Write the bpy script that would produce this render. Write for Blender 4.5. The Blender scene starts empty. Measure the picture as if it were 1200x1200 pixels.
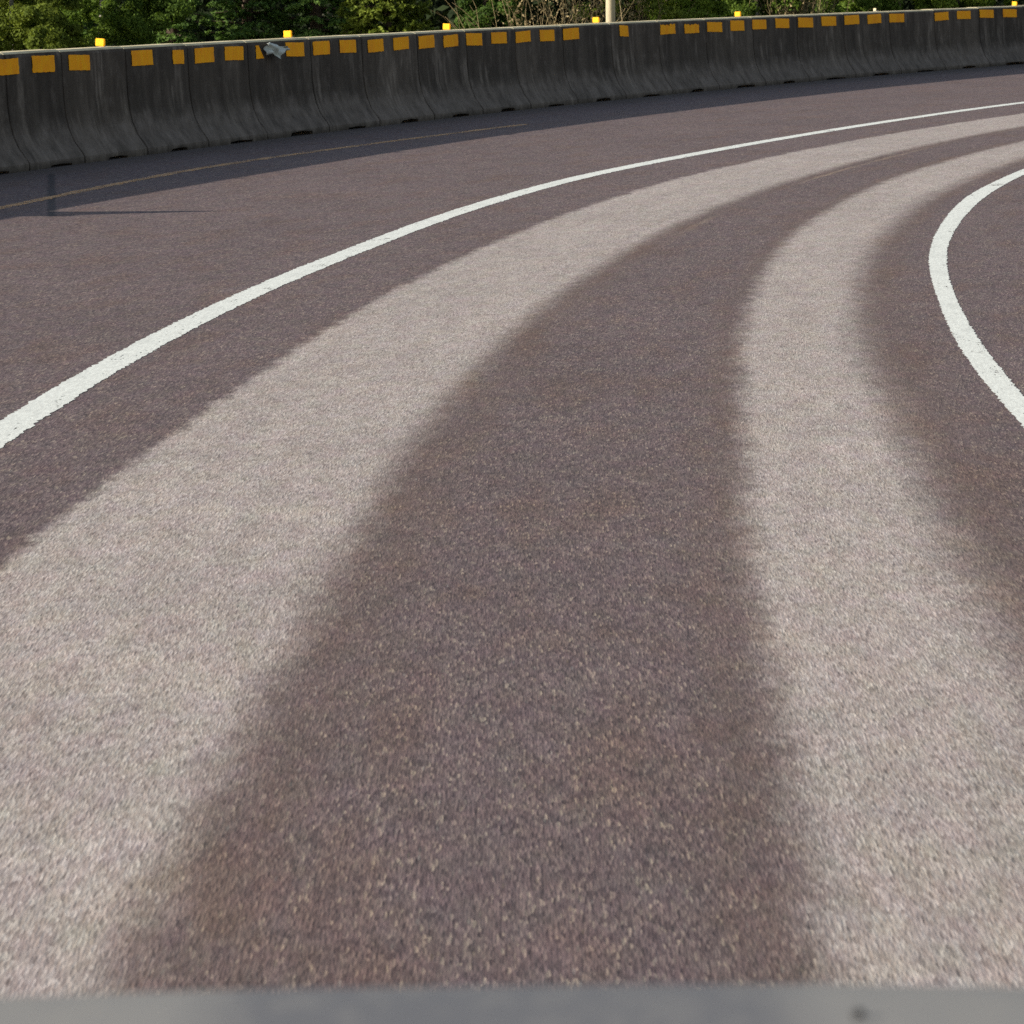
import bpy, bmesh, math, random
import numpy as np
from mathutils import Vector
random.seed(7); rng = np.random.default_rng(11)
S = bpy.context.scene; COL = S.collection
R = math.radians

# ------------------------------------------------------------------ helpers
def tag(o, label=None, cat=None, group=None, kind=None):
    if label: o['label'] = label
    if cat: o['category'] = cat
    if group: o['group'] = group
    if kind: o['kind'] = kind
    return o

def empty(name, loc=(0, 0, 0), label=None, cat=None, group=None):
    o = bpy.data.objects.new(name, None); COL.objects.link(o)
    o.location = loc; o.empty_display_size = .2
    return tag(o, label, cat, group)

def mesh_np(name, verts, faces, mat, parent=None, smooth=False, mats=None):
    """link one mesh object from arrays; faces is a list of index tuples or an (n,4) array"""
    me = bpy.data.meshes.new(name)
    if isinstance(faces, np.ndarray):
        v = np.asarray(verts, dtype=np.float32); nf, k = faces.shape
        me.vertices.add(len(v)); me.vertices.foreach_set('co', v.ravel())
        me.loops.add(nf * k); me.loops.foreach_set('vertex_index', faces.astype(np.int32).ravel())
        me.polygons.add(nf); me.polygons.foreach_set('loop_start', np.arange(0, nf * k, k, dtype=np.int32))
        me.polygons.foreach_set('loop_total', np.full(nf, k, dtype=np.int32))
        me.update(calc_edges=True)
    else:
        me.from_pydata([tuple(map(float, q)) for q in verts], [], faces); me.update()
    me.validate()
    if smooth: me.polygons.foreach_set('use_smooth', np.ones(len(me.polygons), dtype=bool))
    if mat: me.materials.append(mat)
    o = bpy.data.objects.new(name, me); COL.objects.link(o)
    if parent: o.parent = parent
    return o

def tube(path, radii, n=8):
    """verts, faces of a tapered tube through path"""
    V, F = [], []
    path = [Vector(q) for q in path]
    for i, q in enumerate(path):
        t = (path[min(i + 1, len(path) - 1)] - path[max(i - 1, 0)]).normalized()
        a = Vector((1, 0, 0)) if abs(t.x) < .8 else Vector((0, 1, 0))
        b = t.cross(a).normalized(); c = t.cross(b)
        for k in range(n):
            w = 2 * math.pi * k / n
            V.append(q + (b * math.cos(w) + c * math.sin(w)) * radii[i])
    for i in range(len(path) - 1):
        for k in range(n):
            F.append((i * n + k, i * n + (k + 1) % n, (i + 1) * n + (k + 1) % n, (i + 1) * n + k))
    F.append(tuple(range(n - 1, -1, -1))); F.append(tuple(range((len(path) - 1) * n, len(path) * n)))
    return V, F

def join(parts):
    V, F = [], []
    for v, f in parts:
        o = len(V); V += list(v); F += [tuple(i + o for i in q) for q in f]
    return V, F

def smooth01(a, b, x):
    t = np.clip((x - a) / (b - a), 0, 1); return t * t * (3 - 2 * t)

# ------------------------------------------------------------------ node helpers
class NT:
    def __init__(s, name):
        s.m = bpy.data.materials.new(name); s.m.use_nodes = True
        s.t = s.m.node_tree; s.t.nodes.clear()
        s.out = s.t.nodes.new('ShaderNodeOutputMaterial')
    def n(s, typ, **kw):
        q = s.t.nodes.new(typ)
        for k, v in kw.items(): setattr(q, k, v)
        return q
    def set(s, sock, v):
        if isinstance(v, bpy.types.NodeSocket): s.t.links.new(v, sock)
        elif v is not None:
            if hasattr(sock.default_value, '__len__') and not hasattr(v, '__len__'): v = (v, v, v)
            if hasattr(sock.default_value, '__len__') and len(sock.default_value) == 4 and len(v) == 3: v = (*v, 1)
            sock.default_value = v
    def math(s, op, a, b=None, c=None, clamp=False):
        q = s.n('ShaderNodeMath', operation=op, use_clamp=clamp)
        s.set(q.inputs[0], a)
        if b is not None: s.set(q.inputs[1], b)
        if c is not None: s.set(q.inputs[2], c)
        return q.outputs[0]
    def vmul(s, v, k):
        q = s.n('ShaderNodeVectorMath', operation='MULTIPLY'); s.set(q.inputs[0], v); s.set(q.inputs[1], k); return q.outputs[0]
    def noise(s, v, scale, detail=2, rough=.5, col=False):
        q = s.n('ShaderNodeTexNoise'); s.set(q.inputs['Vector'], v); s.set(q.inputs['Scale'], float(scale))
        q.inputs['Detail'].default_value = detail; q.inputs['Roughness'].default_value = rough
        return q.outputs['Color' if col else 'Fac']
    def sstep(s, x, a, b, lo=0., hi=1.):
        q = s.n('ShaderNodeMapRange', interpolation_type='SMOOTHSTEP'); s.set(q.inputs['Value'], x)
        for k, v in (('From Min', a), ('From Max', b), ('To Min', lo), ('To Max', hi)): s.set(q.inputs[k], v)
        return q.outputs[0]
    def lin(s, x, a, b, lo=0., hi=1.):
        q = s.n('ShaderNodeMapRange'); s.set(q.inputs['Value'], x)
        for k, v in (('From Min', a), ('From Max', b), ('To Min', lo), ('To Max', hi)): s.set(q.inputs[k], v)
        return q.outputs[0]
    def mix(s, f, a, b, typ='MIX'):
        q = s.n('ShaderNodeMix', data_type='RGBA', blend_type=typ)
        s.set(q.inputs[0], f); s.set(q.inputs[6], a); s.set(q.inputs[7], b); return q.outputs[2]
    def ramp(s, f, stops, interp='LINEAR'):
        q = s.n('ShaderNodeValToRGB'); s.set(q.inputs[0], f); e = q.color_ramp.elements
        q.color_ramp.interpolation = interp
        while len(e) < len(stops): e.new(.5)
        for i, (p_, c) in enumerate(stops): e[i].position = p_; e[i].color = (*c, 1)
        return q.outputs[0]
    def coord(s, which='Object'):
        return s.n('ShaderNodeTexCoord').outputs[which]
    def sep(s, v):
        q = s.n('ShaderNodeSeparateXYZ'); s.set(q.inputs[0], v); return q.outputs
    def principled(s, col, rough=.8, spec=.3, bump=None, bstr=.3, bdist=.01, **kw):
        b = s.n('ShaderNodeBsdfPrincipled'); s.set(b.inputs['Base Color'], col); s.set(b.inputs['Roughness'], rough)
        b.inputs['Specular IOR Level'].default_value = spec
        for k, v in kw.items(): s.set(b.inputs[k.replace('_', ' ')], v)
        if bump is not None:
            q = s.n('ShaderNodeBump'); s.set(q.inputs['Height'], bump)
            q.inputs['Strength'].default_value = bstr; q.inputs['Distance'].default_value = bdist
            s.t.links.new(q.outputs[0], b.inputs['Normal'])
        return b.outputs[0]
    def done(s, sh):
        s.t.links.new(sh, s.out.inputs['Surface']); return s.m

# ------------------------------------------------------------------ curves of the place (metres, camera foot at 0,0)
def frame(P):
    t = np.gradient(P, axis=0); t /= np.hypot(t[:, 0], t[:, 1])[:, None]
    n = np.stack([t[:, 1], -t[:, 0]], 1)
    s = np.r_[0, np.cumsum(np.hypot(*np.diff(P, axis=0).T))]
    return s, t, n

def lane_curve():
    a, b, c = 0.0052007, -.1083003, -1.269973
    y0 = -b / 2 / a; xs = a * y0 * y0 + b * y0 + c
    pts = [(xs, y0 - k * .1) for k in range(int((y0 + 40) / .1), 0, -1)]
    y = y0
    while y < 52:
        pts.append((a * y * y + b * y + c, y)); y += .1
    th = math.atan(2 * a * 52 + b); x, y = pts[-1]
    for k in range(700):
        th += .00085; x += .1 * math.sin(th); y += .1 * math.cos(th); pts.append((x, y))
    return np.array(pts)
L = lane_curve(); Ls, Lt, Ln = frame(L)
Ls = Ls - Ls[np.argmin(abs(L[:, 1]))]

def knot(tab):
    tab = np.array(tab)
    d = np.interp(Ls, tab[:, 0], tab[:, 1])
    k = np.hanning(41); k /= k.sum()
    return np.convolve(np.pad(d, 20, mode='edge'), k, mode='valid')
AO = knot([(5, .32), (11.3, .46), (13.2, .55), (15, .61), (17.3, .66), (23, .70), (32, .68), (37, .74), (46.6, .82), (60, .85)])
AI = knot([(4, 1.17), (6.5, 1.21), (8.4, 1.26), (9.6, 1.31), (11.1, 1.37), (13.2, 1.41), (17.1, 1.49), (23, 1.53), (32, 1.56), (43, 1.60), (60, 1.6)])
BI = knot([(4, 2.26), (6.5, 2.32), (8.4, 2.39), (10.5, 2.44), (13.9, 2.53), (15.4, 2.54), (19.8, 2.47), (26, 2.31), (33, 2.22), (40, 2.24), (60, 2.24)])
BO = knot([(4, 3.0), (10.1, 3.06), (14.7, 3.12), (17.8, 3.05), (22.4, 2.95), (28, 2.86), (36, 2.81), (60, 2.8)])
RL = knot([(5, 3.62), (14.8, 3.51), (18, 3.41), (20.6, 3.34), (24.1, 3.2), (27.3, 3.11), (30, 3.03), (36, 3.0), (60, 3.0)])
RR = knot([(5, 3.72), (15.9, 3.59), (19.7, 3.47), (24.6, 3.29), (30.4, 3.16), (36, 3.1), (60, 3.08)])

# barrier toe line
wc = np.polyfit([31.94, 34.11, 36.27, 35.94, 39.08, 39.47, 40.66, 40.26, 42.83, 43.29, 46.94, 49.09, 50.63, 52.27, 55.69, 58.31, 64.34, 67.57],
                [-3.83, -3.36, -3.1, -2.87, -2.34, -2.24, -1.78, -1.61, -.85, -.82, .16, .85, 1.31, 2.08, 3.33, 4.64, 6.49, 8.07], 2)
WY = np.arange(-20, 95, .05); wv = 14.
WX = np.where(WY > wv, np.polyval(wc, WY), np.polyval(wc, wv) + (WY - wv) * np.polyval(np.polyder(wc), wv))
TOE = np.stack([WX, WY], 1); Ws, Wt, Wn = frame(TOE)
CEN = TOE - .32 * Wn
Ws = np.r_[0, np.cumsum(np.hypot(*np.diff(CEN, axis=0).T))]
Ws = Ws - Ws[np.argmin(abs(WY - 10))]
def wall_at(s):
    c = np.array([np.interp(s, Ws, CEN[:, 0]), np.interp(s, Ws, CEN[:, 1])])
    n = np.array([np.interp(s, Ws, Wn[:, 0]), np.interp(s, Ws, Wn[:, 1])]); n /= np.hypot(*n)
    return c, n

# ------------------------------------------------------------------ materials
def mat_asphalt():
    N = NT('worn_reddish_asphalt')
    band = N.n('ShaderNodeUVMap', uv_map='band').outputs[0]
    road = N.n('ShaderNodeUVMap', uv_map='road').outputs[0]
    u = N.sep(band)[0]; d, s_, _ = N.sep(road)
    # feathered, wandering edges of the wheel tracks
    e1 = N.noise(N.vmul(road, (2.2, .9, 1)), 2.2, 4, .65)
    e2 = N.noise(N.vmul(road, (14, 5.5, 1)), 1.0, 3, .6)
    w = N.math('ADD', N.math('MULTIPLY', N.math('SUBTRACT', e1, .5), .10), N.math('MULTIPLY', N.math('SUBTRACT', e2, .5), .11))
    up = N.math('ADD', u, w)
    def trk(a0, a1, b0, b1):
        return N.math('MULTIPLY', N.sstep(up, a0, a1), N.sstep(up, b0, b1, 1., 0.))
    # canonical positions: AO .65  AI 1.5  BI 2.4  BO 2.95
    t1 = trk(.61, .69, 1.40, 1.58); t2 = trk(2.34, 2.47, 2.77, 3.05)
    track = N.math('MAXIMUM', t1, t2)
    # fine lengthwise wear inside the tracks
    lng = N.noise(N.vmul(road, (9, .22, 1)), 1., 3, .6)
    track = N.math('MULTIPLY', track, N.lin(lng, .25, .7, .86, 1.03))
    brown = N.math('MAXIMUM', trk(1.40, 1.53, 1.56, 1.76), N.math('MAXIMUM', trk(2.22, 2.34, 2.36, 2.46), trk(2.84, 2.98, 3.02, 3.24)))
    brown = N.math('MULTIPLY', brown, N.lin(lng, .3, .75, .3, 1.1))
    # stones
    sc = N.vmul(road, (1, .11, 1))
    vo = N.n('ShaderNodeTexVoronoi', feature='F1'); N.set(vo.inputs['Vector'], sc); vo.inputs['Scale'].default_value = 205
    vr, vg, vb = N.sep(vo.outputs['Color'])
    vo2 = N.n('ShaderNodeTexVoronoi', feature='F1'); N.set(vo2.inputs['Vector'], sc); vo2.inputs['Scale'].default_value = 105
    wr, wg, wb = N.sep(vo2.outputs['Color'])
    g1 = N.noise(sc, 140, 3, .7)
    g2 = N.noise(N.vmul(road, (1, .3, 1)), 9, 4, .65)
    g3 = N.noise(N.vmul(road, (1, .5, 1)), .9, 4, .6)
    dark = N.ramp(vr, [(0, (.066, .045, .046)), (.35, (.104, .074, .073)), (.7, (.136, .098, .095)), (.92, (.172, .128, .116)), (1, (.26, .205, .165))])
    light = N.ramp(vr, [(0, (.250, .206, .184)), (.35, (.325, .275, .247)), (.7, (.380, .328, .296)), (1, (.46, .41, .372))])
    col = N.mix(track, dark, light)
    col = N.mix(N.math('MULTIPLY', brown, .42), col, N.mix(vg, (.095, .058, .044), (.17, .118, .085)))
    # sand and fines dropped beside the tracks on the bend
    sand = N.math('MULTIPLY', trk(1.60, 1.63, 1.64, 1.70), N.sstep(s_, 22., 30.))
    sand = N.math('MULTIPLY', N.math('MULTIPLY', sand, N.sstep(lng, .42, .6)), .55)
    col = N.mix(sand, col, N.mix(vg, (.22, .155, .108), (.34, .265, .2)))
    # bigger chips, tan and pale
    chip = N.math('MULTIPLY', N.sstep(wr, .88, .9), N.sstep(vo2.outputs['Distance'], .34, .22))
    col = N.mix(N.math('MULTIPLY', chip, .30), col, N.mix(wg, (.27, .2, .125), (.38, .36, .33)))
    pit = N.math('MULTIPLY', N.sstep(wb, .84, .87), N.sstep(vo2.outputs['Distance'], .4, .25))
    col = N.mix(N.math('MULTIPLY', pit, .4), col, (.028, .022, .022))
    # soft colour drift: pinkish, greenish, brownish stone batches
    hue = N.noise(N.vmul(road, (1, .3, 1)), 14, 2, .6, col=True)
    col = N.mix(.22, col, N.mix(.5, hue, (.5, .5, .5)), 'SOFT_LIGHT')
    br = N.noise(N.vmul(road, (1.6, .35, 1)), 2.2, 3, .6)
    col = N.mix(N.math('MULTIPLY', N.sstep(br, .46, .70), N.lin(track, 0., 1., .5, .10)), col, N.mix(1, col, (1.0, .86, .70), 'MULTIPLY'))
    val = N.math('MULTIPLY', N.lin(g1, .25, .75, .76, 1.24), N.math('MULTIPLY', N.lin(g2, .25, .75, .86, 1.14), N.lin(g3, .3, .7, .92, 1.08)))
    q = N.n('ShaderNodeCombineXYZ')
    for i in range(3): N.set(q.inputs[i], val)
    col = N.mix(1., col, q.outputs[0], 'MULTIPLY')
    # grime in the gutter along the barrier and one dark streak across the shoulder
    gut = N.math('MULTIPLY', N.sstep(u, -3.9, -4.6), N.lin(g2, .3, .7, .35, .9))
    col = N.mix(gut, col, N.mix(g1, (.05, .042, .034), (.11, .095, .078)))
    px, py, _ = N.sep(N.coord('Object'))
    off = N.math('ABSOLUTE', N.math('ADD', N.math('ADD', px, N.math('MULTIPLY', py, .1078)), N.math('MULTIPLY', N.math('SUBTRACT', e2, .5), .05)))
    streak = N.math('MULTIPLY', N.sstep(off, .042, .012), N.math('MULTIPLY', N.sstep(py, 26.8, 27.2), N.sstep(py, 32.8, 32.2)))
    col = N.mix(N.math('MULTIPLY', streak, .75), col, (.02, .02, .022))
    h = N.math('ADD', N.math('MULTIPLY', vo.outputs['Distance'], .5), g1)
    return N.done(N.principled(col, .82, .25, h, .35, .006))

def mat_paint(name, a, b, worn=0.):
    N = NT(name); road = N.n('ShaderNodeUVMap', uv_map='road').outputs[0]
    n1 = N.noise(N.vmul(road, (1, .2, 1)), 60, 3, .7); n2 = N.noise(N.vmul(road, (1, .25, 1)), 7, 3, .6)
    col = N.mix(N.sstep(n1, .38, .62), a, b)
    col = N.mix(N.math('MULTIPLY', N.sstep(n2, .48, .7), .5), col, tuple(x * .7 for x in a))
    sh = N.principled(col, .7, .3, n1, .3, .004)
    if worn:
        tr = N.n('ShaderNodeBsdfTransparent').outputs[0]; mx = N.n('ShaderNodeMixShader')
        N.set(mx.inputs[0], N.sstep(N.math('ADD', N.math('MULTIPLY', n1, .5 if worn >= 1 else .2), N.math('MULTIPLY', n2, .5 if worn >= 1 else .8)), *((.33, .60) if worn < 1 else (.36, .42)), .25 if worn < 1 else 0., worn))
        N.t.links.new(tr, mx.inputs[1]); N.t.links.new(sh, mx.inputs[2]); sh = mx.outputs[0]
    return N.done(sh)

def mat_concrete():
    N = NT('weathered_barrier_concrete'); uv = N.n('ShaderNodeUVMap', uv_map='wall').outputs[0]
    a, z, _ = N.sep(uv)
    st = N.noise(N.vmul(uv, (1, .16, 1)), 4.5, 4, .6)           # runs down the face
    st2 = N.noise(N.vmul(uv, (1, .09, 1)), 15., 3, .6)
    bl = N.noise(uv, 2.1, 4, .6); fine = N.noise(uv, 60, 3, .6)
    tone = N.n('ShaderNodeAttribute', attribute_name='tone').outputs['Fac']
    big = N.noise(N.vmul(uv, (1, .45, 1)), 2.6, 4, .65); mot = N.noise(N.vmul(uv, (1, .8, 1)), 5.5, 5, .7)
    col = N.ramp(st, [(.32, (.044, .032, .022)), (.5, (.066, .050, .036)), (.66, (.10, .078, .058))])
    smear = N.math('MULTIPLY', N.sstep(big, .50, .66), N.sstep(N.math('ADD', N.math('MULTIPLY', st2, .6), N.math('MULTIPLY', st, .4)), .44, .60))
    col = N.mix(N.math('MULTIPLY', smear, .75), col, (.22, .178, .14))
    col = N.mix(N.math('MULTIPLY', N.sstep(st2, .45, .34), .22), col, (.030, .023, .017))
    col = N.mix(N.math('MULTIPLY', N.sstep(mot, .52, .70), .35), col, (.17, .138, .112))
    col = N.mix(N.math('MULTIPLY', N.sstep(mot, .46, .33), .35), col, (.030, .025, .018))
    q = N.n('ShaderNodeCombineXYZ')
    for i in range(3): N.set(q.inputs[i], tone)
    col = N.mix(1., col, q.outputs[0], 'MULTIPLY')
    # road dust scoured on to the flared foot, ragged upper limit
    zz = N.math('ADD', z, N.math('ADD', N.math('MULTIPLY', N.math('SUBTRACT', st2, .5), .16), N.math('MULTIPLY', N.math('SUBTRACT', big, .5), .5)))
    dust = N.math('MULTIPLY', N.sstep(zz, .42, .22), N.sstep(z, .0, .07))
    col = N.mix(N.math('MULTIPLY', dust, N.lin(mot, .35, .65, .15, .7)), col, (.225, .182, .148))
    jn = N.n('ShaderNodeAttribute', attribute_name='joint').outputs['Fac']
    col = N.mix(N.math('MULTIPLY', jn, N.sstep(N.noise(N.vmul(uv, (.2, 1, 1)), 5., 3, .6), .36, .56, .15, .9)), col, (.012, .010, .008))
    # top face coloured paler to stand in for the sunlight on it
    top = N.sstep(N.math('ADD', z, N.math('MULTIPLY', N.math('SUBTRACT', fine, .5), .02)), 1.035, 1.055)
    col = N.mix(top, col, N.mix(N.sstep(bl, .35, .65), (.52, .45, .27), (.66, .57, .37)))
    return N.done(N.principled(col, .9, .2, N.math('ADD', fine, st), .4, .008))

def mat_plain(name, col, rough=.5, spec=.4, var=.12, scale=30, **kw):
    N = NT(name); c = N.coord()
    n1 = N.noise(c, scale, 3, .6)
    cc = N.mix(N.sstep(n1, .3, .7), tuple(x * (1 - var) for x in col), tuple(min(1, x * (1 + var)) for x in col))
    return N.done(N.principled(cc, rough, spec, n1, .15, .002, **kw))

def mat_marker():
    N = NT('yellow_reflector_plastic'); c = N.coord()
    n1 = N.noise(c, 40, 2, .5)
    col = N.mix(n1, (.95, .60, .005), (1., .70, .01))
    d = N.n('ShaderNodeBsdfTranslucent'); N.set(d.inputs[0], col)
    p = N.principled(col, .35, .4)
    m = N.n('ShaderNodeMixShader'); m.inputs[0].default_value = .45
    N.t.links.new(p, m.inputs[1]); N.t.links.new(d.outputs[0], m.inputs[2])
    return N.done(m.outputs[0])

def mat_patch():
    N = NT('orange_reflective_sheeting'); c = N.coord()
    n1 = N.noise(N.vmul(c, (1, 1, .4)), 22, 3, .6); n2 = N.noise(c, 4, 2, .5)
    col = N.mix(N.sstep(n1, .3, .7), (1., .36, .001), (1., .44, .002))
    col = N.mix(N.math('MULTIPLY', N.sstep(n2, .5, .7), .35), col, (.80, .27, .01))
    return N.done(N.principled(col, .7, .08))

def mat_leaf(name, lo, hi, trans=.45, clump=1.1):
    N = NT(name); c = N.coord()
    isl = N.n('ShaderNodeNewGeometry').outputs['Random Per Island']
    n1 = N.noise(c, clump, 3, .6)
    f = N.math('ADD', N.math('MULTIPLY', N.sstep(n1, .3, .7), .6), N.math('MULTIPLY', isl, .4))
    col = N.mix(f, lo, hi)
    p = N.principled(col, .8, .15)
    t = N.n('ShaderNodeBsdfTranslucent'); N.set(t.inputs[0], N.mix(.5, col, N.mix(1., col, (1.3, 1.25, .5), 'MULTIPLY')))
    m = N.n('ShaderNodeMixShader'); m.inputs[0].default_value = trans
    N.t.links.new(p, m.inputs[1]); N.t.links.new(t.outputs[0], m.inputs[2])
    return N.done(m.outputs[0])

def mat_bark(name, a, b):
    N = NT(name); c = N.coord()
    n1 = N.noise(N.vmul(c, (1, 1, .18)), 14, 4, .65)
    return N.done(N.principled(N.mix(N.sstep(n1, .32, .68), a, b), .9, .15, n1, .6, .02))

def mat_ground():
    N = NT('rough_grass_bank'); c = N.coord()
    n1 = N.noise(c, .5, 5, .6); n2 = N.noise(c, 9, 4, .7)
    col = N.mix(N.sstep(n1, .35, .65), (.045, .06, .022), (.12, .10, .055))
    col = N.mix(N.math('MULTIPLY', n2, .5), col, (.05, .045, .03))
    return N.done(N.principled(col, .95, .1, n2, .7, .05))

def mat_carpaint():
    N = NT('grey_car_paint'); c = N.coord()
    n1 = N.noise(c, 6, 2, .5)
    col = N.mix(n1, (.21, .20, .188), (.23, .22, .203))
    x, y, z = N.sep(c); xx = N.math('ADD', x, N.math('MULTIPLY', N.math('SUBTRACT', n1, .5), .02))
    mid = N.math('MULTIPLY', N.sstep(xx, -.135, -.085), N.sstep(xx, .122, .086))      # darker over the middle
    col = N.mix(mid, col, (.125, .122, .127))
    col = N.mix(N.math('MULTIPLY', N.sstep(N.noise(N.vmul(c, (1, .25, 1)), 60, 4, .7), .4, .7), .25), col, (.27, .25, .22))
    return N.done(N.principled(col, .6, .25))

M = dict(asphalt=mat_asphalt(), white=mat_paint('white_road_paint', (.72, .74, .68), (.60, .61, .56), 1.),
         yellow=mat_paint('worn_yellow_road_paint', (.62, .33, .12), (.52, .35, .19), .85),
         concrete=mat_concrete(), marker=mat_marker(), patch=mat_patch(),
         pale=mat_plain('faded_marker_plastic', (.62, .55, .33)), sheetback=mat_plain('grey_sheet_backing', (.50, .52, .46), .5, .3),
         steel=mat_plain('galvanised_bracket', (.35, .35, .34), .45, .5),
         olive=mat_leaf('olive_leaves', (.055, .085, .014), (.22, .27, .045)),
         mid=mat_leaf('mid_green_leaves', (.044, .082, .014), (.175, .26, .042)),
         bright=mat_leaf('bright_green_leaves', (0.078, 0.130, 0.018), (0.260, 0.351, 0.052)),
         deep=mat_leaf('deep_green_leaves', (.032, .070, .018), (.135, .215, .046)),
         fir=mat_leaf('fir_needles', (.045, .095, .024), (.22, .345, .085), .35),
         yfir=mat_leaf('yellow_green_needles', (.055, .09, .014), (.25, .30, .045), .35),
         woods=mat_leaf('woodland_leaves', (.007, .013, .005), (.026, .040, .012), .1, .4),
         dry=mat_leaf('dry_stems', (.15, .11, .055), (.46, .36, .19), .15, 1.6),
         bark=mat_bark('brown_bark', (.05, .036, .026), (.13, .095, .07)), pbark=mat_bark('pale_bark', (.22, .20, .16), (.40, .37, .31)),
         post=mat_bark('weathered_post_wood', (.36, .30, .19), (.52, .44, .30)),
         ground=mat_ground(), paint=mat_carpaint(),
         stripe=mat_plain('satin_charcoal_film', (.085, .085, .092), .5, .4, .05, 8),
         rubber=mat_plain('black_rubber', (.015, .015, .016), .6, .3),
         cone=mat_plain('orange_cone_plastic', (.8, .18, .02), .5, .4), lens=mat_plain('clear_lamp_lens', (.6, .62, .64), .1, .6),
         grille=mat_plain('dark_grille_plastic', (.03, .03, .032), .5, .3))

# ------------------------------------------------------------------ world, sun, camera
SUN_EL = R(20.5); SUN_AZ = R(16); to_sun = Vector((-math.cos(SUN_AZ) * math.cos(SUN_EL), -math.sin(SUN_AZ) * math.cos(SUN_EL), math.sin(SUN_EL))).normalized()
W = bpy.data.worlds.new('World'); S.world = W; W.use_nodes = True
nt = W.node_tree; nt.nodes.clear()
sky = nt.nodes.new('ShaderNodeTexSky'); sky.sky_type = 'NISHITA'; sky.sun_disc = False
sky.sun_elevation = SUN_EL; sky.sun_rotation = math.atan2(to_sun.x, to_sun.y)
sky.air_density = 1.; sky.dust_density = 1.2; sky.ozone_density = 1.
bg = nt.nodes.new('ShaderNodeBackground'); bg.inputs[1].default_value = .10
wo = nt.nodes.new('ShaderNodeOutputWorld')
hs = nt.nodes.new('ShaderNodeHueSaturation'); hs.inputs['Saturation'].default_value = .72
nt.links.new(sky.outputs[0], hs.inputs['Color']); nt.links.new(hs.outputs[0], bg.inputs[0]); nt.links.new(bg.outputs[0], wo.inputs[0])
sl = bpy.data.lights.new('sun', 'SUN'); sl.energy = 5.0; sl.angle = R(.5); sl.color = (1, .93, .82)
so = bpy.data.objects.new('sun', sl); COL.objects.link(so)
so.rotation_euler = (-to_sun).to_track_quat('-Z', 'Y').to_euler(); so.location = (-40, 0, 30)

cam = bpy.data.cameras.new('camera'); co = bpy.data.objects.new('camera', cam); COL.objects.link(co)
co.location = (0, 0, 1.6); co.rotation_euler = (R(90) - math.atan(.129), 0, 0)
cam.sensor_width = 36; cam.lens = 150; cam.clip_start = .05; cam.clip_end = 5000
cam.dof.use_dof = True; cam.dof.focus_distance = 22; cam.dof.aperture_fstop = 23
S.camera = co
S.cycles.use_denoising = False
S.view_settings.view_transform = 'Standard'; S.view_settings.look = 'None'
S.view_settings.gamma = 1; S.view_settings.exposure = .62; S.view_settings.use_curve_mapping = False

# ------------------------------------------------------------------ ground (one sheet), bank falling away behind the barrier
def build_ground():
    xs = np.r_[-3000, -1200, -500, -200, -100, -60, np.arange(-45, 70, 1.), 90, 140, 250, 600, 1400, 3000]
    ys = np.r_[-3000, -1200, -400, -120, -60, np.arange(-30, 130, 1.), 150, 200, 300, 600, 1400, 3000]
    X, Y = np.meshgrid(xs, ys); P = np.stack([X.ravel(), Y.ravel()], 1)
    c = CEN[::20]; n = Wn[::20]
    i = np.argmin(((P[:, None, :] - c[None]) ** 2).sum(2), 1)
    dw = ((P - c[i]) * n[i]).sum(1)                       # negative: behind the barrier
    z = np.where(dw < 0, -5.2 * smooth01(1.6, 12., -dw), 0.) - .05
    z += np.where(dw < -6, .25 * np.sin(P[:, 0] * .31) * np.cos(P[:, 1] * .27), 0)
    nx = len(xs); V = np.c_[P, z]
    F = np.array([(j * nx + k, j * nx + k + 1, (j + 1) * nx + k + 1, (j + 1) * nx + k) for j in range(len(ys) - 1) for k in range(nx - 1)])
    return tag(mesh_np('ground', V, F, M['ground'], smooth=True), kind='structure'), xs, ys, z.reshape(len(ys), nx)
g_, gx, gy, gz = build_ground()
def ground_z(x, y):
    i = int(np.clip(np.searchsorted(gx, x) - 1, 0, len(gx) - 2)); j = int(np.clip(np.searchsorted(gy, y) - 1, 0, len(gy) - 2))
    return float(min(gz[j, i], gz[j + 1, i], gz[j, i + 1], gz[j + 1, i + 1]))

# ------------------------------------------------------------------ road
def set_uv(o, name, arr):
    me = o.data; uv = me.uv_layers.new(name=name)
    li = np.empty(len(me.loops), dtype=np.int32); me.loops.foreach_get('vertex_index', li)
    uv.data.foreach_set('uv', np.asarray(arr, dtype=np.float32)[li].ravel())

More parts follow.
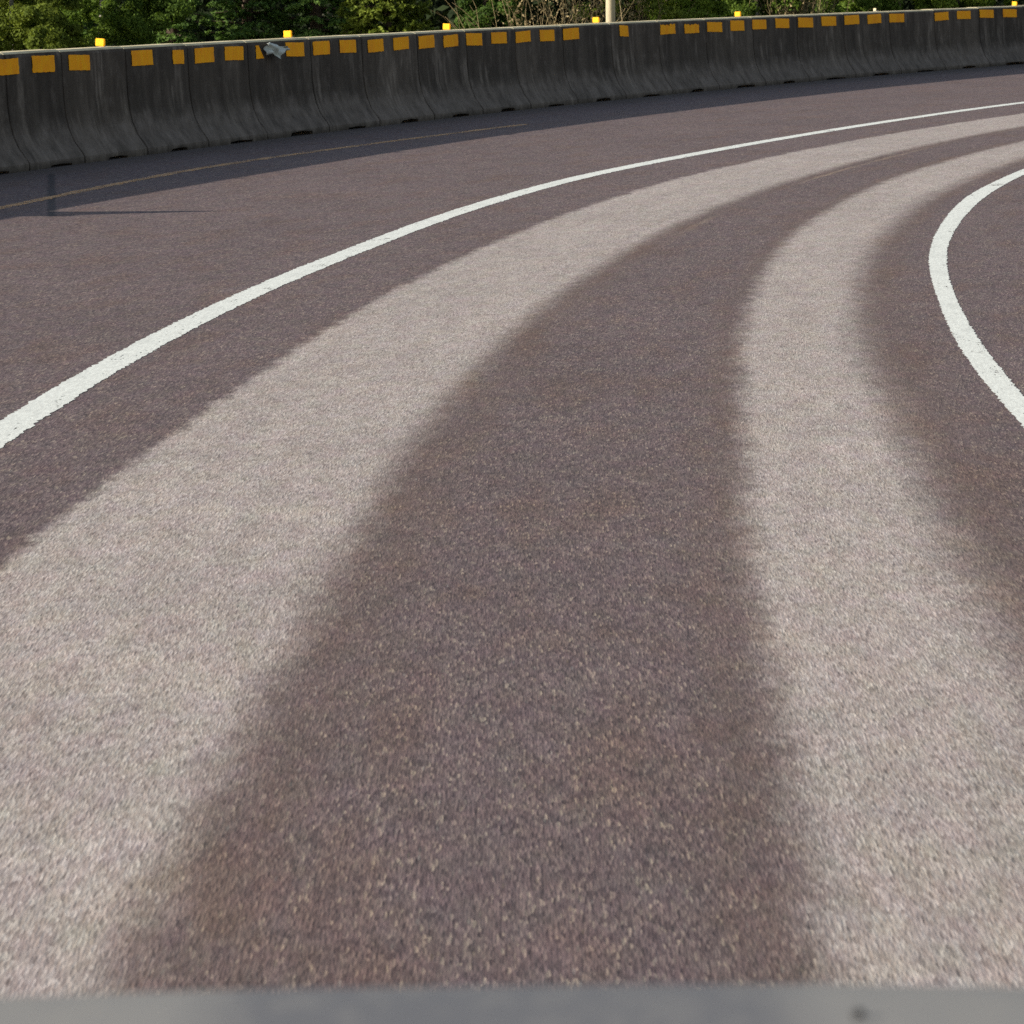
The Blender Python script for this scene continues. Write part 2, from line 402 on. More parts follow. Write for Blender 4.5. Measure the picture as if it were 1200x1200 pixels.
def build_road():
    sel = np.arange(0, len(L), 3)
    dl = []
    for i in range(len(L)):
        q = CEN - L[i]; al = np.abs(q @ Lt[i]); la = q @ Ln[i]; ok = (al < .2) & (la < 0)
        dl.append(la[ok].max() - .85 if ok.any() else np.nan)
    dl = np.array(dl); ok = ~np.isnan(dl); dl = np.interp(np.arange(len(L)), np.nonzero(ok)[0], dl[ok]); dl = np.clip(dl, -12, -4.5)
    canon = [-5.8, 0, .65, 1.5, 2.4, 2.95, 3.3, 9.3]; sub = [12, 4, 5, 5, 4, 3, 10]
    V, UB, UR = [], [], []
    for i in sel:
        dk = [dl[i], 0, AO[i], AI[i], BI[i], BO[i], RL[i], RL[i] + 6]
        for k in range(7):
            m = sub[k] + (1 if k == 6 else 0)
            for q in range(m):
                f = q / sub[k]; d = dk[k] * (1 - f) + dk[k + 1] * f
                pt = L[i] + Ln[i] * d
                V.append((pt[0], pt[1], 0.)); UB.append((canon[k] * (1 - f) + canon[k + 1] * f, Ls[i])); UR.append((d, Ls[i]))
    nc = sum(sub) + 1; nr = len(sel)
    F = np.array([(j * nc + k, j * nc + k + 1, (j + 1) * nc + k + 1, (j + 1) * nc + k) for j in range(nr - 1) for k in range(nc - 1)])
    o = mesh_np('road', np.array(V), F, M['asphalt'], smooth=True)
    set_uv(o, 'band', UB); set_uv(o, 'road', UR)
    return tag(o, kind='structure')
build_road()

def build_line(name, d0, d1, mat, jit, s0=-20, s1=110, z=.0015):
    ss = np.arange(s0, s1, .03); V, U = [], []
    j0 = rng.normal(0, 1, len(ss)); j1 = rng.normal(0, 1, len(ss))
    lowf = np.interp(ss, np.arange(s0, s1 + 1, .35), rng.normal(0, 1, len(np.arange(s0, s1 + 1, .35))))
    for k, s in enumerate(ss):
        c = np.array([np.interp(s, Ls, L[:, 0]), np.interp(s, Ls, L[:, 1])]); n = np.array([np.interp(s, Ls, Ln[:, 0]), np.interp(s, Ls, Ln[:, 1])])
        a = np.interp(s, Ls, d0) + jit * (j0[k] + .3 * lowf[k]); b = np.interp(s, Ls, d1) + jit * (j1[k] - .3 * lowf[k])
        for q in range(3):
            d = a + (b - a) * q / 2; pt = c + n * d; V.append((pt[0], pt[1], z)); U.append((d, s))
    F = np.array([(j * 3 + k, j * 3 + k + 1, (j + 1) * 3 + k + 1, (j + 1) * 3 + k) for j in range(len(ss) - 1) for k in range(2)])
    o = mesh_np(name, np.array(V), F, mat); set_uv(o, 'road', U)
    return tag(o, kind='structure')
one = np.ones(len(L))
LO = knot([(0, -.09), (15, -.075), (24, -.05), (28, -.115), (32, -.155), (36, -.075), (40, -.03), (45, -.05), (50, -.14), (60, -.14)])
build_line('road_line', LO + .008, LO + .145, M['white'], .004)
build_line('road_line', RL + .004, RR - .006, M['white'], .003)
YD = knot([(15, -3.1), (27.6, -3.1), (33, -3.3), (39, -3.22), (47.3, -3.28), (60, -3.6)])
build_line('road_line', YD - .005, YD + .085, M['yellow'], .010, s1=42)

# ------------------------------------------------------------------ precast concrete barrier, segment by segment
JS = np.array([23.4, 24.67, 26.2, 27.78, 29.4, 31.2, 32.75, 34.51, 36.16, 37.86, 39.6, 41.45, 43.35, 45.29, 47.31, 49.28, 51.46, 53.66, 55.89, 58.18, 60.53])
JX = np.array([2, 68, 143, 216, 286.5, 360, 420, 485, 543, 600, 656, 713, 769, 824, 879, 931, 986, 1040, 1092.5, 1145, 1197])
def arclen_from_px():
    """station of each joint, measured along the barrier from y = 10"""
    return JS - 0
# JS was measured from the start of a curve at y = 10
HT = np.interp(np.arange(-6, 26), [-6, 0, 1, 3, 6, 17, 20, 26], [.91, .905, .90, .89, .885, .89, .91, .915])
def prof(H):
    return [(.32, .0), (.318, .055), (.30, .085), (.235, .17), (.19, .27), (.165, .37), (.148, .50), (.13, H - .04), (.115, H - .012), (.088, H),
            (-.05, H), (-.115, H - .012), (-.13, H - .04), (-.148, .50), (-.165, .37), (-.19, .27), (-.235, .17), (-.30, .085), (-.318, .055), (-.32, .0)]
def make_segment(s0, s1, H, seed, parent):
    """lofted New-Jersey profile, fork slot under the middle, chamfered ends"""
    rr = random.Random(seed); Ln_ = s1 - s0
    sa = .3605 + rr.uniform(0, .07); sb = .72 + rr.uniform(-.08, .06); lf = rr.uniform(.022, .046)
    st = [(0, 1, 0), (.014 / Ln_, 0, 0), (.03 / Ln_, 0, 0)] + [(f, 0, 0) for f in (.15, .36)] + [(sa, 0, lf * .8), (sa + .15, 0, lf), (sb, 0, lf * .7), (sb + .0005, 0, 0), (.9, 0, 0)] + [(1 - .03 / Ln_, 0, 0), (1 - .014 / Ln_, 0, 0), (1, 1, 0)]
    V, U, F = [], [], []; base = prof(H); k = len(base)
    per = [0]
    for a, b in zip(base, base[1:]): per.append(per[-1] + math.hypot(a[0] - b[0], a[1] - b[1]))
    for f, ch, lift in st:
        s = s0 + .0008 + f * (Ln_ - .0016); c, n = wall_at(s)
        for j, (o, z) in enumerate(base):
            o2 = o * (1 - .10 * ch) if o > 0 else o
            z2 = max(z, lift) if z < .06 else z
            if ch and z > H - .02: z2 = z - .010
            V.append((c[0] + n[0] * o2, c[1] + n[1] * o2, z2))
            U.append((seed * 3.7 + f * Ln_, (z / H * 1.0 if z < H - .013 else 1.06) if o > 0 else 1.06 if z > H - .013 else z / H))
    ns = len(st)
    for i in range(ns - 1):
        for j in range(k):
            a, b = i * k + j, i * k + (j + 1) % k
            F.append((a, b, b + k, a + k))
    F.append(tuple(range(k - 1, -1, -1))); F.append(tuple(range((ns - 1) * k, ns * k)))
    F = [tuple(reversed(q)) for q in F]
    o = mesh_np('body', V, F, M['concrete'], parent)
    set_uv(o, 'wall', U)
    at_ = o.data.attributes.new('joint', 'FLOAT', 'POINT')
    at_.data.foreach_set('value', np.array([1. if i in (0, ns - 1) else .25 if i in (1, ns - 2) else 0. for i in range(ns) for _ in range(k)], dtype=np.float32))
    tn = o.data.attributes.new('tone', 'FLOAT', 'POINT'); tn.data.foreach_set('value', np.full(ns * k, rr.uniform(.82, 1.22), dtype=np.float32))
    bm = bmesh.new(); bm.from_mesh(o.data); bmesh.ops.recalc_face_normals(bm, faces=bm.faces); bm.to_mesh(o.data); bm.free()
    return o

def face_off(z, H):                                     # face offset at height z on the upper part
    return np.interp(z, [.37, .50, H - .04, H - .012], [.165, .148, .13, .115])

def make_patch(s0, s1, H, rr, parent, mode='plain'):
    """a thin sheet of reflective film stuck on the upper face"""
    nu, nv = 12, 5; V, F = [], []
    z0 = H - .165 + rr.uniform(-.006, .006); z1 = z0 + .125 + rr.uniform(-.006, .006); tilt = rr.uniform(-.012, .012)
    for side in (0, 1):
        for i in range(nu + 1):
            fu = i / nu
            for j in range(nv + 1):
                fv = j / nv
                z = z0 + (z1 - z0) * fv + tilt * (fu - .5)
                if mode == 'torn' and j == nv: z -= abs(math.sin(i * 2.1 + s0)) * .035 * (.4 + fu % .6)
                u = fu
                if mode == 'tri':                        # torn off along a slanting line
                    u = fu * (.95 - .62 * fv)
                s = s0 + (s1 - s0) * u + (rr.uniform(-.006, .006) if i in (0, nu) else 0)
                z += rr.uniform(-.002, .002) if j in (0, nv) else 0
                c, n = wall_at(s); off = face_off(z, H) + .0035 + (.003 if side else 0)
                V.append((c[0] + n[0] * off, c[1] + n[1] * off, z))
    m = (nu + 1) * (nv + 1)
    for i in range(nu):
        for j in range(nv):
            a = i * (nv + 1) + j; b = a + nv + 1
            F.append((a, b, b + 1, a + 1)); F.append((m + a, m + a + 1, m + b + 1, m + b))
    ring = [i * (nv + 1) for i in range(nu + 1)] + [nu * (nv + 1) + j for j in range(1, nv + 1)] + \
           [i * (nv + 1) + nv for i in range(nu - 1, -1, -1)] + [j for j in range(nv - 1, 0, -1)]
    for a, b in zip(ring, ring[1:] + ring[:1]): F.append((a, m + a, m + b, b))
    return mesh_np('reflective_patch', V, F, M['patch'], parent)

def make_peeled(s0, s1, H, parent):
    """the loose half of a patch, folded forward so its grey backing shows"""
    rows = []; nu, nv = 14, 7
    V, F = [], []
    for side in (0, 1):
        for i in range(nu + 1):
            u = i / nu
            for j in range(nv + 1):
                v = j / nv
                s = s0 + (s1 - s0) * u
                half = (.052 + .016 * math.sin(4 * u)) * (1 - smooth01(.45, .78, u)) + .02 * smooth01(.45, .78, u)
                zc = H - .085 - .022 * u + .018 * math.sin(9 * u)
                z = zc + (v - .5) * 2 * half + .012 * math.sin(7 * u + 3 * v)
                c, n = wall_at(s)
                off = .135 + .02 + .075 * math.sin(math.pi * min(1, u * .55 + .05)) + .022 * math.sin(9 * v + 5 * u) + .014 * math.sin(17 * u - 6 * v) + (.003 if side else 0)
                V.append((c[0] + n[0] * off, c[1] + n[1] * off, z))
    m = (nu + 1) * (nv + 1)
    for i in range(nu):
        for j in range(nv):
            a = i * (nv + 1) + j; b = a + nv + 1
            F.append((a, b, b + 1, a + 1)); F.append((m + a, m + a + 1, m + b + 1, m + b))
    ring = [i * (nv + 1) for i in range(nu + 1)] + [nu * (nv + 1) + j for j in range(1, nv + 1)] + \
           [i * (nv + 1) + nv for i in range(nu - 1, -1, -1)] + [j for j in range(nv - 1, 0, -1)]
    for a, b in zip(ring, ring[1:] + ring[:1]): F.append((a, m + a, m + b, b))
    o = mesh_np('peeled_sheet', V, F, M['sheetback'], parent, smooth=True)
    return tag(o, 'loose reflective sheet folded forward to show its grey backing')

def box_bm(sx, sy, sz, bev=.004, loc=(0, 0, 0)):
    bm = bmesh.new(); bmesh.ops.create_cube(bm, size=1)
    for v in bm.verts: v.co = Vector((v.co.x * sx + loc[0], v.co.y * sy + loc[1], v.co.z * sz + loc[2]))
    if bev: bmesh.ops.bevel(bm, geom=list(bm.edges), offset=bev, segments=2, affect='EDGES')
    return bm
def bm_obj(name, bm, mat, parent=None, smooth=False):
    me = bpy.data.meshes.new(name); bm.to_mesh(me); bm.free(); me.materials.append(mat)
    if smooth: me.polygons.foreach_set('use_smooth', np.ones(len(me.polygons), dtype=bool))
    o = bpy.data.objects.new(name, me); COL.objects.link(o); o.parent = parent
    return o

def make_marker(s, H, parent, state='whole', tilt=0):
    c, n = wall_at(s); ang = math.atan2(n[1], n[0]) - R(14)
    mk = bm_obj('marker', box_bm(.088, .022, .064 if state == 'whole' else .034, .005), M['marker' if state == 'whole' else 'pale'], parent)
    mk.location = (c[0], c[1], H + (.037 if state == 'whole' else .03)); mk.rotation_euler = (0, tilt, ang)
    if state != 'whole':
        mk.scale = (.5, 1, 1); tag(mk, 'broken pale remains of a marker')
    br = bm_obj('bracket', box_bm(.05 if state == 'whole' else .12, .05, .008, .002), M['steel'], mk)
    br.location = (0, .03, -.030 if state == 'whole' else -.022)
    return mk

G_SEG = 'concrete barrier segments along the shoulder'
# patches per segment in fractions of its length; marker as (fraction, state)
PX = [([(0, 20), (36, 62)], None), ([(79, 103)], 120), ([(153, 177), (201, 214)], None), ([(227, 249), (262, 284)], None),
      ([(299, 308), (334, 355)], 338), ([(366, 385), (397, 416)], None), ([(430, 448), (460, 478)], None), ([(490, 508), (519, 536)], 523),
      ([(546, 564), (575, 593)], None), ([(604, 621), (632, 649)], None), ([(660, 678)], 697), ([(726, 736)], None),
      ([(774, 791), (802, 819)], None), ([(829, 846), (856, 872)], 862), ([(882, 898), (909, 925)], None), ([(936, 953), (963, 980)], None),
      ([(990, 1007), (1017, 1033)], 1022), ([(1043, 1060)], None), ([(1096, 1112), (1122, 1138)], None), ([(1149, 1165), (1176, 1192)], 1185)]
LB = ['dark concrete barrier segment cut by the left photo edge, with two orange patches',
      'barrier segment under the leftmost yellow marker, with a single orange patch at its left end',
      'barrier segment right of the leftmost marker, with one wide and one narrow patch',
      'barrier segment just left of the one whose orange patch has peeled off',
      'barrier segment with the peeled grey sheet hanging beside a torn orange patch',
      'barrier segment just right of the one with the peeled grey sheet',
      'barrier segment in front of the yellow-green conifer, left of the third marker',
      'barrier segment with two orange patches under the third yellow marker from the left',
      'barrier segment just right of the third yellow marker, in front of the deep green shrub',
      'barrier segment with two orange patches, directly left of the one beside the post',
      'barrier segment under the marker beside the wooden post, one patch at its left end',
      'bare looking barrier segment right of the wooden post with only one narrow orange patch',
      'barrier segment with two ragged topped orange patches, right of the nearly bare one',
      'barrier segment under the whole yellow marker right of the wooden post, two even patches',
      'barrier segment just right of the one under the fifth yellow marker, with two patches',
      'barrier segment just left of the one with the broken pale marker',
      'barrier segment carrying the broken pale marker above two orange patches',
      'barrier segment right of the broken marker with one orange patch and a bare right end',
      'barrier segment with two patches, just left of the one under the last marker',
      'barrier segment under the last yellow marker near the right photo edge']
nseg = len(PX); js = list(JS)
pre = [JS[0] - 1.5 * k for k in range(16, 0, -1)]; post = [JS[-1] + 2.35 * k for k in range(1, 9)]
for idx in range(-16, nseg + 8):
    if idx < 0: a, b = (pre + [JS[0]])[idx + 16], (pre + [JS[0]])[idx + 17]
    elif idx >= nseg: a, b = ([JS[-1]] + post)[idx - nseg], ([JS[-1]] + post)[idx - nseg + 1]
    else: a, b = JS[idx], JS[idx + 1]
    H = float(HT[min(max(idx + 6, 0), len(HT) - 1)]); rr = random.Random(200 + idx)
    c, n = wall_at((a + b) / 2)
    lab = LB[idx] if 0 <= idx < nseg else ('dark concrete barrier segment past the left photo edge' if idx < 0 else 'dark concrete barrier segment past the right photo edge')
    root = empty('concrete_barrier', (c[0], c[1], 0), lab, 'barrier', G_SEG)
    bpy.context.view_layer.update()
    kids = [make_segment(a, b, H, idx + 40, root)]
    if 0 <= idx < nseg:
        pat, mk = PX[idx]; x0, x1 = JX[idx], JX[idx + 1]
        st = lambda x: a + (x - x0) / (x1 - x0) * (b - a)
        for q, (p0, p1) in enumerate(pat):
            mode = 'torn' if idx == 12 else 'tri' if (idx == 4 and q == 0) else 'plain'
            kids.append(make_patch(st(p0 - 3.5), st(p1 - 3.5), H, rr, root, mode))
        if idx == 4: kids.append(make_peeled(st(303), st(321), H, root))
        if mk: kids.append(make_marker(st(mk + 11), H, root, 'broken' if idx == 16 else 'whole', rr.uniform(-.06, .06)))
    else:
        for f in (.12, .62): kids.append(make_patch(a + f * (b - a), a + (f + .33) * (b - a), H, rr, root))
        if (idx - 1) % 3 == 0: kids.append(make_marker(a + .68 * (b - a), H, root))
    for o in kids:                                        # geometry was made in world space
        o.location = Vector(o.location) - Vector((c[0], c[1], 0))

# ------------------------------------------------------------------ unseen cone added on the barrier, shaped to cast the pointed shadow
def make_cone(x, y, z):
    t = empty('shadow_cone', (x, y, z), 'unseen orange cone added past the left edge to cast the pointed shadow', 'shadow caster')
    bm_obj('base', box_bm(.5, .5, .03, .008, (0, 0, .015)), M['rubber'], t)
    v, f = tube([(0, 0, .03), (0, 0, .12), (0, 0, .28), (0, 0, .46), (0, 0, .465)], [.21, .18, .11, .026, .018], 20)
    mesh_np('shell', v, f, M['cone'], t, smooth=True)
c, n = wall_at(float(np.interp(26.6, CEN[:, 1], Ws)))
make_cone(c[0], c[1], .935)

# ------------------------------------------------------------------ wooden post behind the barrier
def make_post():
    x, y = (716 - 600) / 5000 * 70., 70.
    z = ground_z(x, y)
    t = empty('wooden_post', (x, y, z), 'pale wooden post standing behind the barrier in front of dry brush', 'post')
    v, f = tube([(0, 0, -.3), (0, 0, 2), (-.03, 0, 4.5), (-.08, 0, 8.2), (-.083, 0, 8.3)], [.085, .08, .074, .064, .05], 12)
    mesh_np('shaft', v, f, M['post'], t, smooth=True)
    b = bm_obj('cap', box_bm(.15, .15, .03, .006), M['steel'], t); b.location = (-.083, 0, 8.315)
make_post()

# ------------------------------------------------------------------ vegetation
def quads(cent, ax, ay):
    """(n,3) centres with half axes -> leaf quads (pointed rhombs)"""
    V = np.stack([cent - ax, cent - ay * .9 + ax * .1, cent + ax, cent + ay * .9 + ax * .1], 1).reshape(-1, 3)
    return V, np.arange(len(V)).reshape(-1, 4)
def unit(a): return a / np.maximum(np.linalg.norm(a, axis=1, keepdims=True), 1e-9)

def leaf_cloud(cents, rads, per, size, g, flat=.75):
    """leaves gathered in clumps"""
    k = len(cents); ii = np.repeat(np.arange(k), per)
    dirs = unit(g.normal(size=(len(ii), 3))); rr = g.random(len(ii)) ** .45
    P = cents[ii] + dirs * (rr * rads[ii])[:, None] * np.array([1, 1, flat])
    nrm = unit(dirs + g.normal(size=dirs.shape) * .8 + np.array([0, 0, .4]))
    a = unit(np.cross(nrm, g.normal(size=nrm.shape))); b = np.cross(nrm, a)
    sz = size * g.uniform(.6, 1.35, len(ii))[:, None]
    return quads(P, a * sz, b * sz * .55)

def vis_density(z_world):
    return (z_world > -2.2) & (z_world < 3.2)

def broadleaf(x, y, h, rad, leaf, bark, label, seed, low=.12, name='leafy_tree', cat='tree', group=None, per=230, size=.034, nclump=260, thin=0):
    g = np.random.default_rng(seed); z = ground_z(x, y) - .1
    t = empty(name, (x, y, z), label, cat, group)
    parts = []
    H = h * .8; sway = g.normal(0, .12, 2)
    path = [(sway[0] * math.sin(2.5 * f), sway[1] * math.sin(3 * f), f * H) for f in np.linspace(0, 1, 9)]
    r0 = .018 * h + .03
    parts.append(tube(path, [r0 * (1 - .85 * f) for f in np.linspace(0, 1, 9)], 8))
    tips = []
    for k in range(16):
        f = g.uniform(.18, .9); a = g.uniform(0, 2 * math.pi); b = Vector(path[int(f * 8)])
        ln = rad * g.uniform(.5, .95) * (1 - .45 * f)
        p1 = b + Vector((math.cos(a) * ln * .5, math.sin(a) * ln * .5, ln * .3)); p2 = b + Vector((math.cos(a) * ln, math.sin(a) * ln, ln * g.uniform(.35, .8)))
        parts.append(tube([b, p1, p2], [r0 * .32, r0 * .2, r0 * .06], 5)); tips += [p1, p2]
    v, f = join(parts); mesh_np('trunk', v, f, bark, t, smooth=True)
    # clump centres: shell of an uneven crown
    n = nclump; d = unit(g.normal(size=(n, 3))); rr = g.uniform(.35, 1., n) ** .6
    lump = 1 + .28 * np.sin(d[:, 0] * 5 + seed) * np.cos(d[:, 2] * 4 + d[:, 1] * 3 + seed * 1.7)
    C = d * (rr * lump)[:, None] * np.array([rad, rad, h * .5 * (1 - low)])
    C[:, 2] += h * (low + (1 - low) * .5)
    C = np.r_[C, np.array(tips)]
    R_ = g.uniform(.16, .38, len(C)) * (rad / 2.) ** .4
    near = vis_density(C[:, 2] + z) & (C[:, 1] < rad * .55)
    V1, F1 = leaf_cloud(C[near], R_[near], per * 2, size, g)
    V2, F2 = leaf_cloud(C[~near], R_[~near] * 1.1, max(30, per // 3), size * 1.7, g)
    mesh_np('crown', np.r_[V1, V2], np.r_[F1, F2 + len(V1)], leaf, t)
    return t

def conifer(x, y, h, rad, leaf, label, seed, droop=.25, dens=1., name='conifer_tree', group=None):
    g = np.random.default_rng(seed); z = ground_z(x, y) - .1
    t = empty(name, (x, y, z), label, 'tree', group)
    r0 = .013 * h + .04
    parts = [tube([(0, 0, f * h) for f in (0, .3, .6, .85, 1)], [r0, r0 * .75, r0 * .45, r0 * .18, .01], 8)]
    C, A, B = [], [], []
    zz = .5
    while zz < h * .98:
        f = zz / h; ring = int(g.integers(5, 8)); a0 = g.uniform(0, 6.28)
        vis = -2.4 < zz + z < 3.4
        for k in range(ring):
            a = a0 + k * 6.283 / ring + g.normal(0, .22); ln = rad * (1 - f) ** .8 * g.uniform(.72, 1.12) + .15
            dr = droop * g.uniform(.6, 1.3); rise = g.uniform(.05, .22)
            out = np.array([math.cos(a), math.sin(a), 0.]); side = np.array([-math.sin(a), math.cos(a), 0.])
            fn = lambda q: out * ln * q + np.array([0, 0, zz + ln * (rise * q - dr * q * q + .12 * q ** 4)])
            parts.append(tube([fn(0), fn(.5), fn(.95)], [r0 * .16, r0 * .1, .006], 4))
            if math.sin(a) > .55 and not vis: nt_ = 8
            else: nt_ = int((34 if vis else 13) * dens * max(.35, ln / 2.))
            for m in range(nt_):
                q = g.uniform(.12, 1.0); sg = 1 if m % 2 else -1
                tl = (.14 + .36 * ln * (1 - q) ** .7 * .55) * g.uniform(.7, 1.25)
                td = side * sg * g.uniform(.6, 1.) + out * g.uniform(.35, .8) + np.array([0, 0, g.uniform(-.35, .08)]); td /= np.linalg.norm(td)
                p0 = fn(q); kn = int((24 if vis else 6) * (.6 + tl))
                qq = g.random(kn)
                pts = p0 + td * (qq * tl)[:, None] + g.normal(0, .012, (kn, 3)) - np.array([0, 0, .16]) * (qq ** 2 * tl)[:, None]
                nd = unit(td + g.normal(0, .55, (kn, 3)))
                sz = (.058 if vis else .11)
                up = unit(np.cross(nd, np.array([[0, 0, 1.]]) + out * .35 + g.normal(0, .55, (kn, 3))))
                C.append(pts); A.append(nd * sz * g.uniform(.7, 1.2, kn)[:, None]); B.append(up * sz * .36)
        zz += max(.18, .40 * (1 - f)) * g.uniform(.8, 1.2)
    v, f_ = join(parts); mesh_np('trunk', v, f_, M['bark'], t, smooth=True)
    V, F = quads(np.concatenate(C), np.concatenate(A), np.concatenate(B))
    mesh_np('crown', V, F, leaf, t)
    return t

def brush(x, y, h, rad, label, seed, n=900, leaf='dry', name='dry_bush', green=None):
    """tangle of arching dead stems"""
    g = np.random.default_rng(seed); z = ground_z(x, y) - .05
    t = empty(name, (x, y, z), label, 'bush')
    V, F = [], []; off = 0
    for k in range(n):
        a = g.uniform(0, 6.28); b0 = np.array([g.normal(0, rad * .45), g.normal(0, rad * .3), 0])
        hh = h * g.uniform(.7, 1.25); ln = rad * g.uniform(.3, 1.5)
        segs = 16; q = np.linspace(0, 1, segs)
        curl = g.uniform(.15, .62)
        px = b0[0] + math.cos(a) * ln * q ** 2.6; py = b0[1] + math.sin(a) * ln * q ** 2.6 * .6
        pz = hh * (q - curl * q ** 3)
        P = np.stack([px, py, pz], 1) + np.cumsum(g.normal(0, .04, (segs, 3)), 0)
        w = g.uniform(.007, .020) * (1 - .8 * q)
        sd = unit(np.cross(np.gradient(P, axis=0), g.normal(size=(1, 3)) + np.zeros((segs, 1))))
        s2 = unit(np.cross(np.gradient(P, axis=0), sd))
        r = np.stack([P + sd * w[:, None], P - sd * w[:, None] * .5 + s2 * w[:, None] * .87, P - sd * w[:, None] * .5 - s2 * w[:, None] * .87], 1)
        V.append(r.reshape(-1, 3))
        for i in range(segs - 1):
            for m in range(3):
                F.append((off + i * 3 + m, off + i * 3 + (m + 1) % 3, off + (i + 1) * 3 + (m + 1) % 3, off + (i + 1) * 3 + m))
        off += segs * 3
    stems = mesh_np('stems', np.concatenate(V), np.array(F), M[leaf], t)
    # withered leaves and side twigs caught in it
    cz = g.uniform(.3, 1., 260); C = np.stack([g.normal(0, rad * .5, 260), g.normal(0, rad * .35, 260), cz * h], 1)
    V2, F2 = leaf_cloud(C, g.uniform(.15, .4, 260), 14, .03, g)
    mesh_np('withered_leaves', V2, F2, M['dry'], t)
    if green:
        C = np.stack([g.normal(0, rad * .55, 60), g.normal(0, rad * .4, 60), g.uniform(.35, .95, 60) * h], 1)
        V3, F3 = leaf_cloud(C, g.uniform(.15, .35, 60), 90, .05, g); mesh_np('green_leaves', V3, F3, M[green], t)
    return t

def at(px, Y): return (px - 600) / 5000 * Y, Y
def BL(px, Y, *a, **k): x, y = at(px, Y); return broadleaf(x, y, *a, **k)
def CF(px, Y, *a, **k): x, y = at(px, Y); return conifer(x, y, *a, **k)
def BR(px, Y, *a, **k): x, y = at(px, Y); return brush(x, y, *a, **k)
BL(15, 71, 8.5, 1.25, M['olive'], M['pbark'], 'olive leafy tree at the left photo edge behind the barrier', 21)
BL(40, 69, 6.0, .5, M['olive'], M['pbark'], 'slim pale olive sapling left of the first yellow marker', 27, nclump=90)
BL(132, 73, 8.8, 1.05, M['mid'], M['pbark'], 'mid green leafy tree right above the first yellow marker', 22)
CF(90, 77, 11.0, .62, M['fir'], 'narrow dark conifer just left of the first yellow marker', 31)
CF(205, 76, 11.8, .85, M['fir'], 'dark conifer midway between the first and second yellow markers', 23)
CF(292, 77, 11.5, 1.0, M['fir'], 'dark green conifer just left of the second yellow marker', 24)
CF(372, 77, 12.0, 1.15, M['fir'], 'dark green conifer right of the second yellow marker', 25, dens=1.1)
CF(455, 74, 10.5, 1.25, M['yfir'], 'bright yellow-green conifer left of the third yellow marker', 26, droop=.12, dens=1.5)
BL(575, 77, 8.2, .75, M['deep'], M['bark'], 'deep green shrubby tree between the third marker and the dry brush', 28)
BR(640, 76, 6.7, 1.15, 'tan tangle of dry stems left of the pale wooden post', 41)
BR(742, 79, 6.6, .85, 'brown and green thicket right of the pale wooden post', 42, n=600, green='olive')
BL(815, 80, 8.6, .75, M['bright'], M['bark'], 'bright green leafy tree left of the fifth yellow marker', 43)
BL(873, 82, 9.0, .6, M['mid'], M['pbark'], 'green sapling with pale stems right of the fifth yellow marker', 44, nclump=150)
BR(930, 82, 6.8, .7, 'low brownish thicket left of the broken marker', 45, n=480, green='mid')
BL(1005, 84, 9.0, .85, M['mid'], M['bark'], 'green tree behind the broken pale marker', 46)
BL(1050, 86, 11.0, .5, M['deep'], M['bark'], 'dark tree with a thick brown trunk right of the broken marker', 47, low=.72, nclump=120)
BL(1118, 84, 8.6, 1.0, M['bright'], M['bark'], 'bright green leafy tree farthest right above the barrier', 48)

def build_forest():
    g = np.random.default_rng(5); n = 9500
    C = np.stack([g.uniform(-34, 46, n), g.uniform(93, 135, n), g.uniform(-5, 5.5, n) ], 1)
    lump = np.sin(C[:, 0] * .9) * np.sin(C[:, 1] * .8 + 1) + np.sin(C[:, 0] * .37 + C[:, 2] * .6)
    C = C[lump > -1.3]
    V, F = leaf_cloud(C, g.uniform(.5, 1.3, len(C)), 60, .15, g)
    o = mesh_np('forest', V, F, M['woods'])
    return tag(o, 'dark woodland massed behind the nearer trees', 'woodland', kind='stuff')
build_forest()

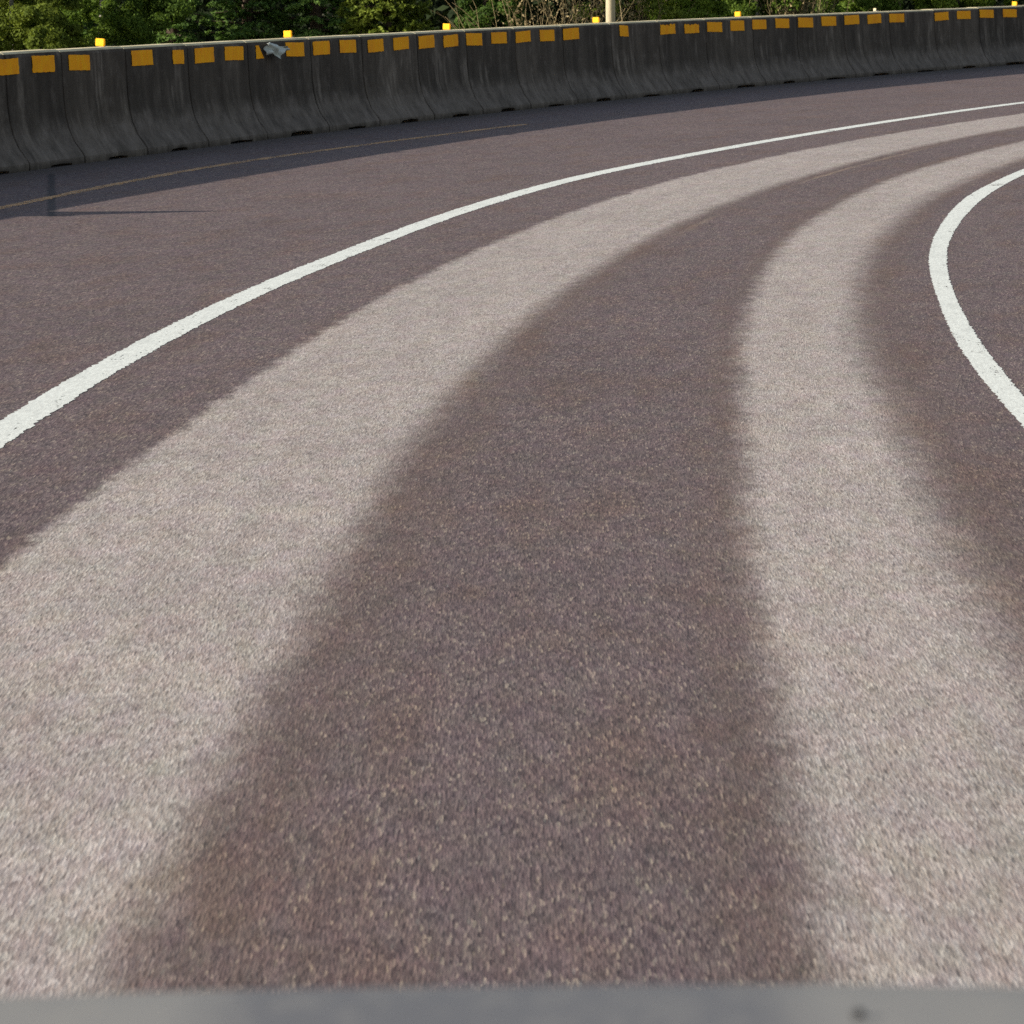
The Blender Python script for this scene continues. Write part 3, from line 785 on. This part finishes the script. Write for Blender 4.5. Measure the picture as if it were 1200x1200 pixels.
# ------------------------------------------------------------------ the car the picture is taken from: bonnet along the bottom edge
def build_car():
    t = empty('car', (0, 1.2, 0), 'grey car whose bonnet edge runs blurred along the bottom of the photo', 'car')
    ox, oy = 0, 1.2
    # bonnet: crest 2.0 m ahead at z 1.11, rising to the windscreen base
    us = np.r_[np.linspace(-.80, -.3, 9), np.linspace(-.26, .26, 27), np.linspace(.3, .80, 9)]
    prof_y = [(.62, 1.245), (.9, 1.238), (1.2, 1.227), (1.45, 1.2162), (1.54, 1.212), (1.58, 1.2095), (1.63, 1.203), (1.69, 1.185), (1.73, 1.15), (1.74, 1.06)]
    V, F = [], []; ny = len(prof_y); nu = len(us)
    for side in (0, 1):
        for (y, z) in prof_y:
            for u in us:
                crown = -.05 * (abs(u) / .8) ** 2.6 + .0105 * u
                V.append((u - ox, y - oy - .16 * (abs(u) / .8) ** 2.5 * ((y - .62) / 1.12), z + crown - (.012 if side else 0)))
    m = ny * nu
    for i in range(ny - 1):
        for j in range(nu - 1):
            a = i * nu + j
            F.append((a, a + 1, a + nu + 1, a + nu)); F.append((m + a, m + a + nu, m + a + nu + 1, m + a + 1))
    ring = [j for j in range(nu)] + [i * nu + nu - 1 for i in range(1, ny)] + [(ny - 1) * nu + j for j in range(nu - 2, -1, -1)] + [i * nu for i in range(ny - 2, 0, -1)]
    for a, b in zip(ring, ring[1:] + ring[:1]): F.append((b, a, m + a, m + b))
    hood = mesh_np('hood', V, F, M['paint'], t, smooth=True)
    bm = bmesh.new(); bmesh.ops.create_uvsphere(bm, u_segments=12, v_segments=8, radius=.0025)
    nz = bm_obj('dark_speck', bm, M['rubber'], hood, True); nz.location = (.128, 1.54 - oy, 1.2128 + .0015); nz.scale = (1, 1, .8)  # small dark speck on the bonnet
    # wings, front and lamps
    for sg in (-1, 1):
        v, f = [], []
        pr = [(.0, 1.18), (.055, 1.15), (.085, 1.05), (.10, .8), (.09, .55), (.05, .42)]
        for yy_, pull in ((.2, 0), (.6, 0), (1.0, -.01), (1.4, -.05), (1.62, -.11)):
            for (dx, z) in pr: v.append((sg * (.815 + dx + pull), yy_ - oy, z - (.03 if yy_ > 1.5 else 0)))
            for (dx, z) in pr[::-1]: v.append((sg * (.815 + dx + pull - .03), yy_ - oy, z - (.03 if yy_ > 1.5 else 0) - .004))
        k = 12
        for i in range(4):
            for j in range(k):
                a, b = i * k + j, i * k + (j + 1) % k; q = (a, b, b + k, a + k); f.append(q if sg < 0 else q[::-1])
        f.append(tuple(range(k))); f.append(tuple(range(4 * k, 5 * k)))
        mesh_np('fender', v, f, M['paint'], t, smooth=False)
        b = box_bm(.26, .08, .13, .02); hl = bm_obj('headlight', b, M['lens'], t); hl.location = (sg * .62, 1.69 - oy, .93); hl.rotation_euler = (0, 0, -sg * .25)
    g1 = bm_obj('grille', box_bm(.9, .05, .22, .01), M['grille'], t); g1.location = (0, 1.71 - oy, .92)
    bp_ = bm_obj('bumper', box_bm(1.66, .16, .34, .05), M['paint'], t); bp_.location = (0, 1.69 - oy, .56)
    for sg in (-1, 1):
        w = empty('wheel', (sg * .8, 1.0 - oy, .36)); w.parent = t
        v, f = tube([(-.11, 0, 0), (-.10, 0, 0), (.10, 0, 0), (.11, 0, 0)], [.32, .36, .36, .32], 28); mesh_np('tyre', v, f, M['rubber'], w, smooth=False)
        v, f = tube([(-.115, 0, 0), (.115, 0, 0)], [.22, .22], 24); mesh_np('rim', v, f, M['steel'], w)
build_car()
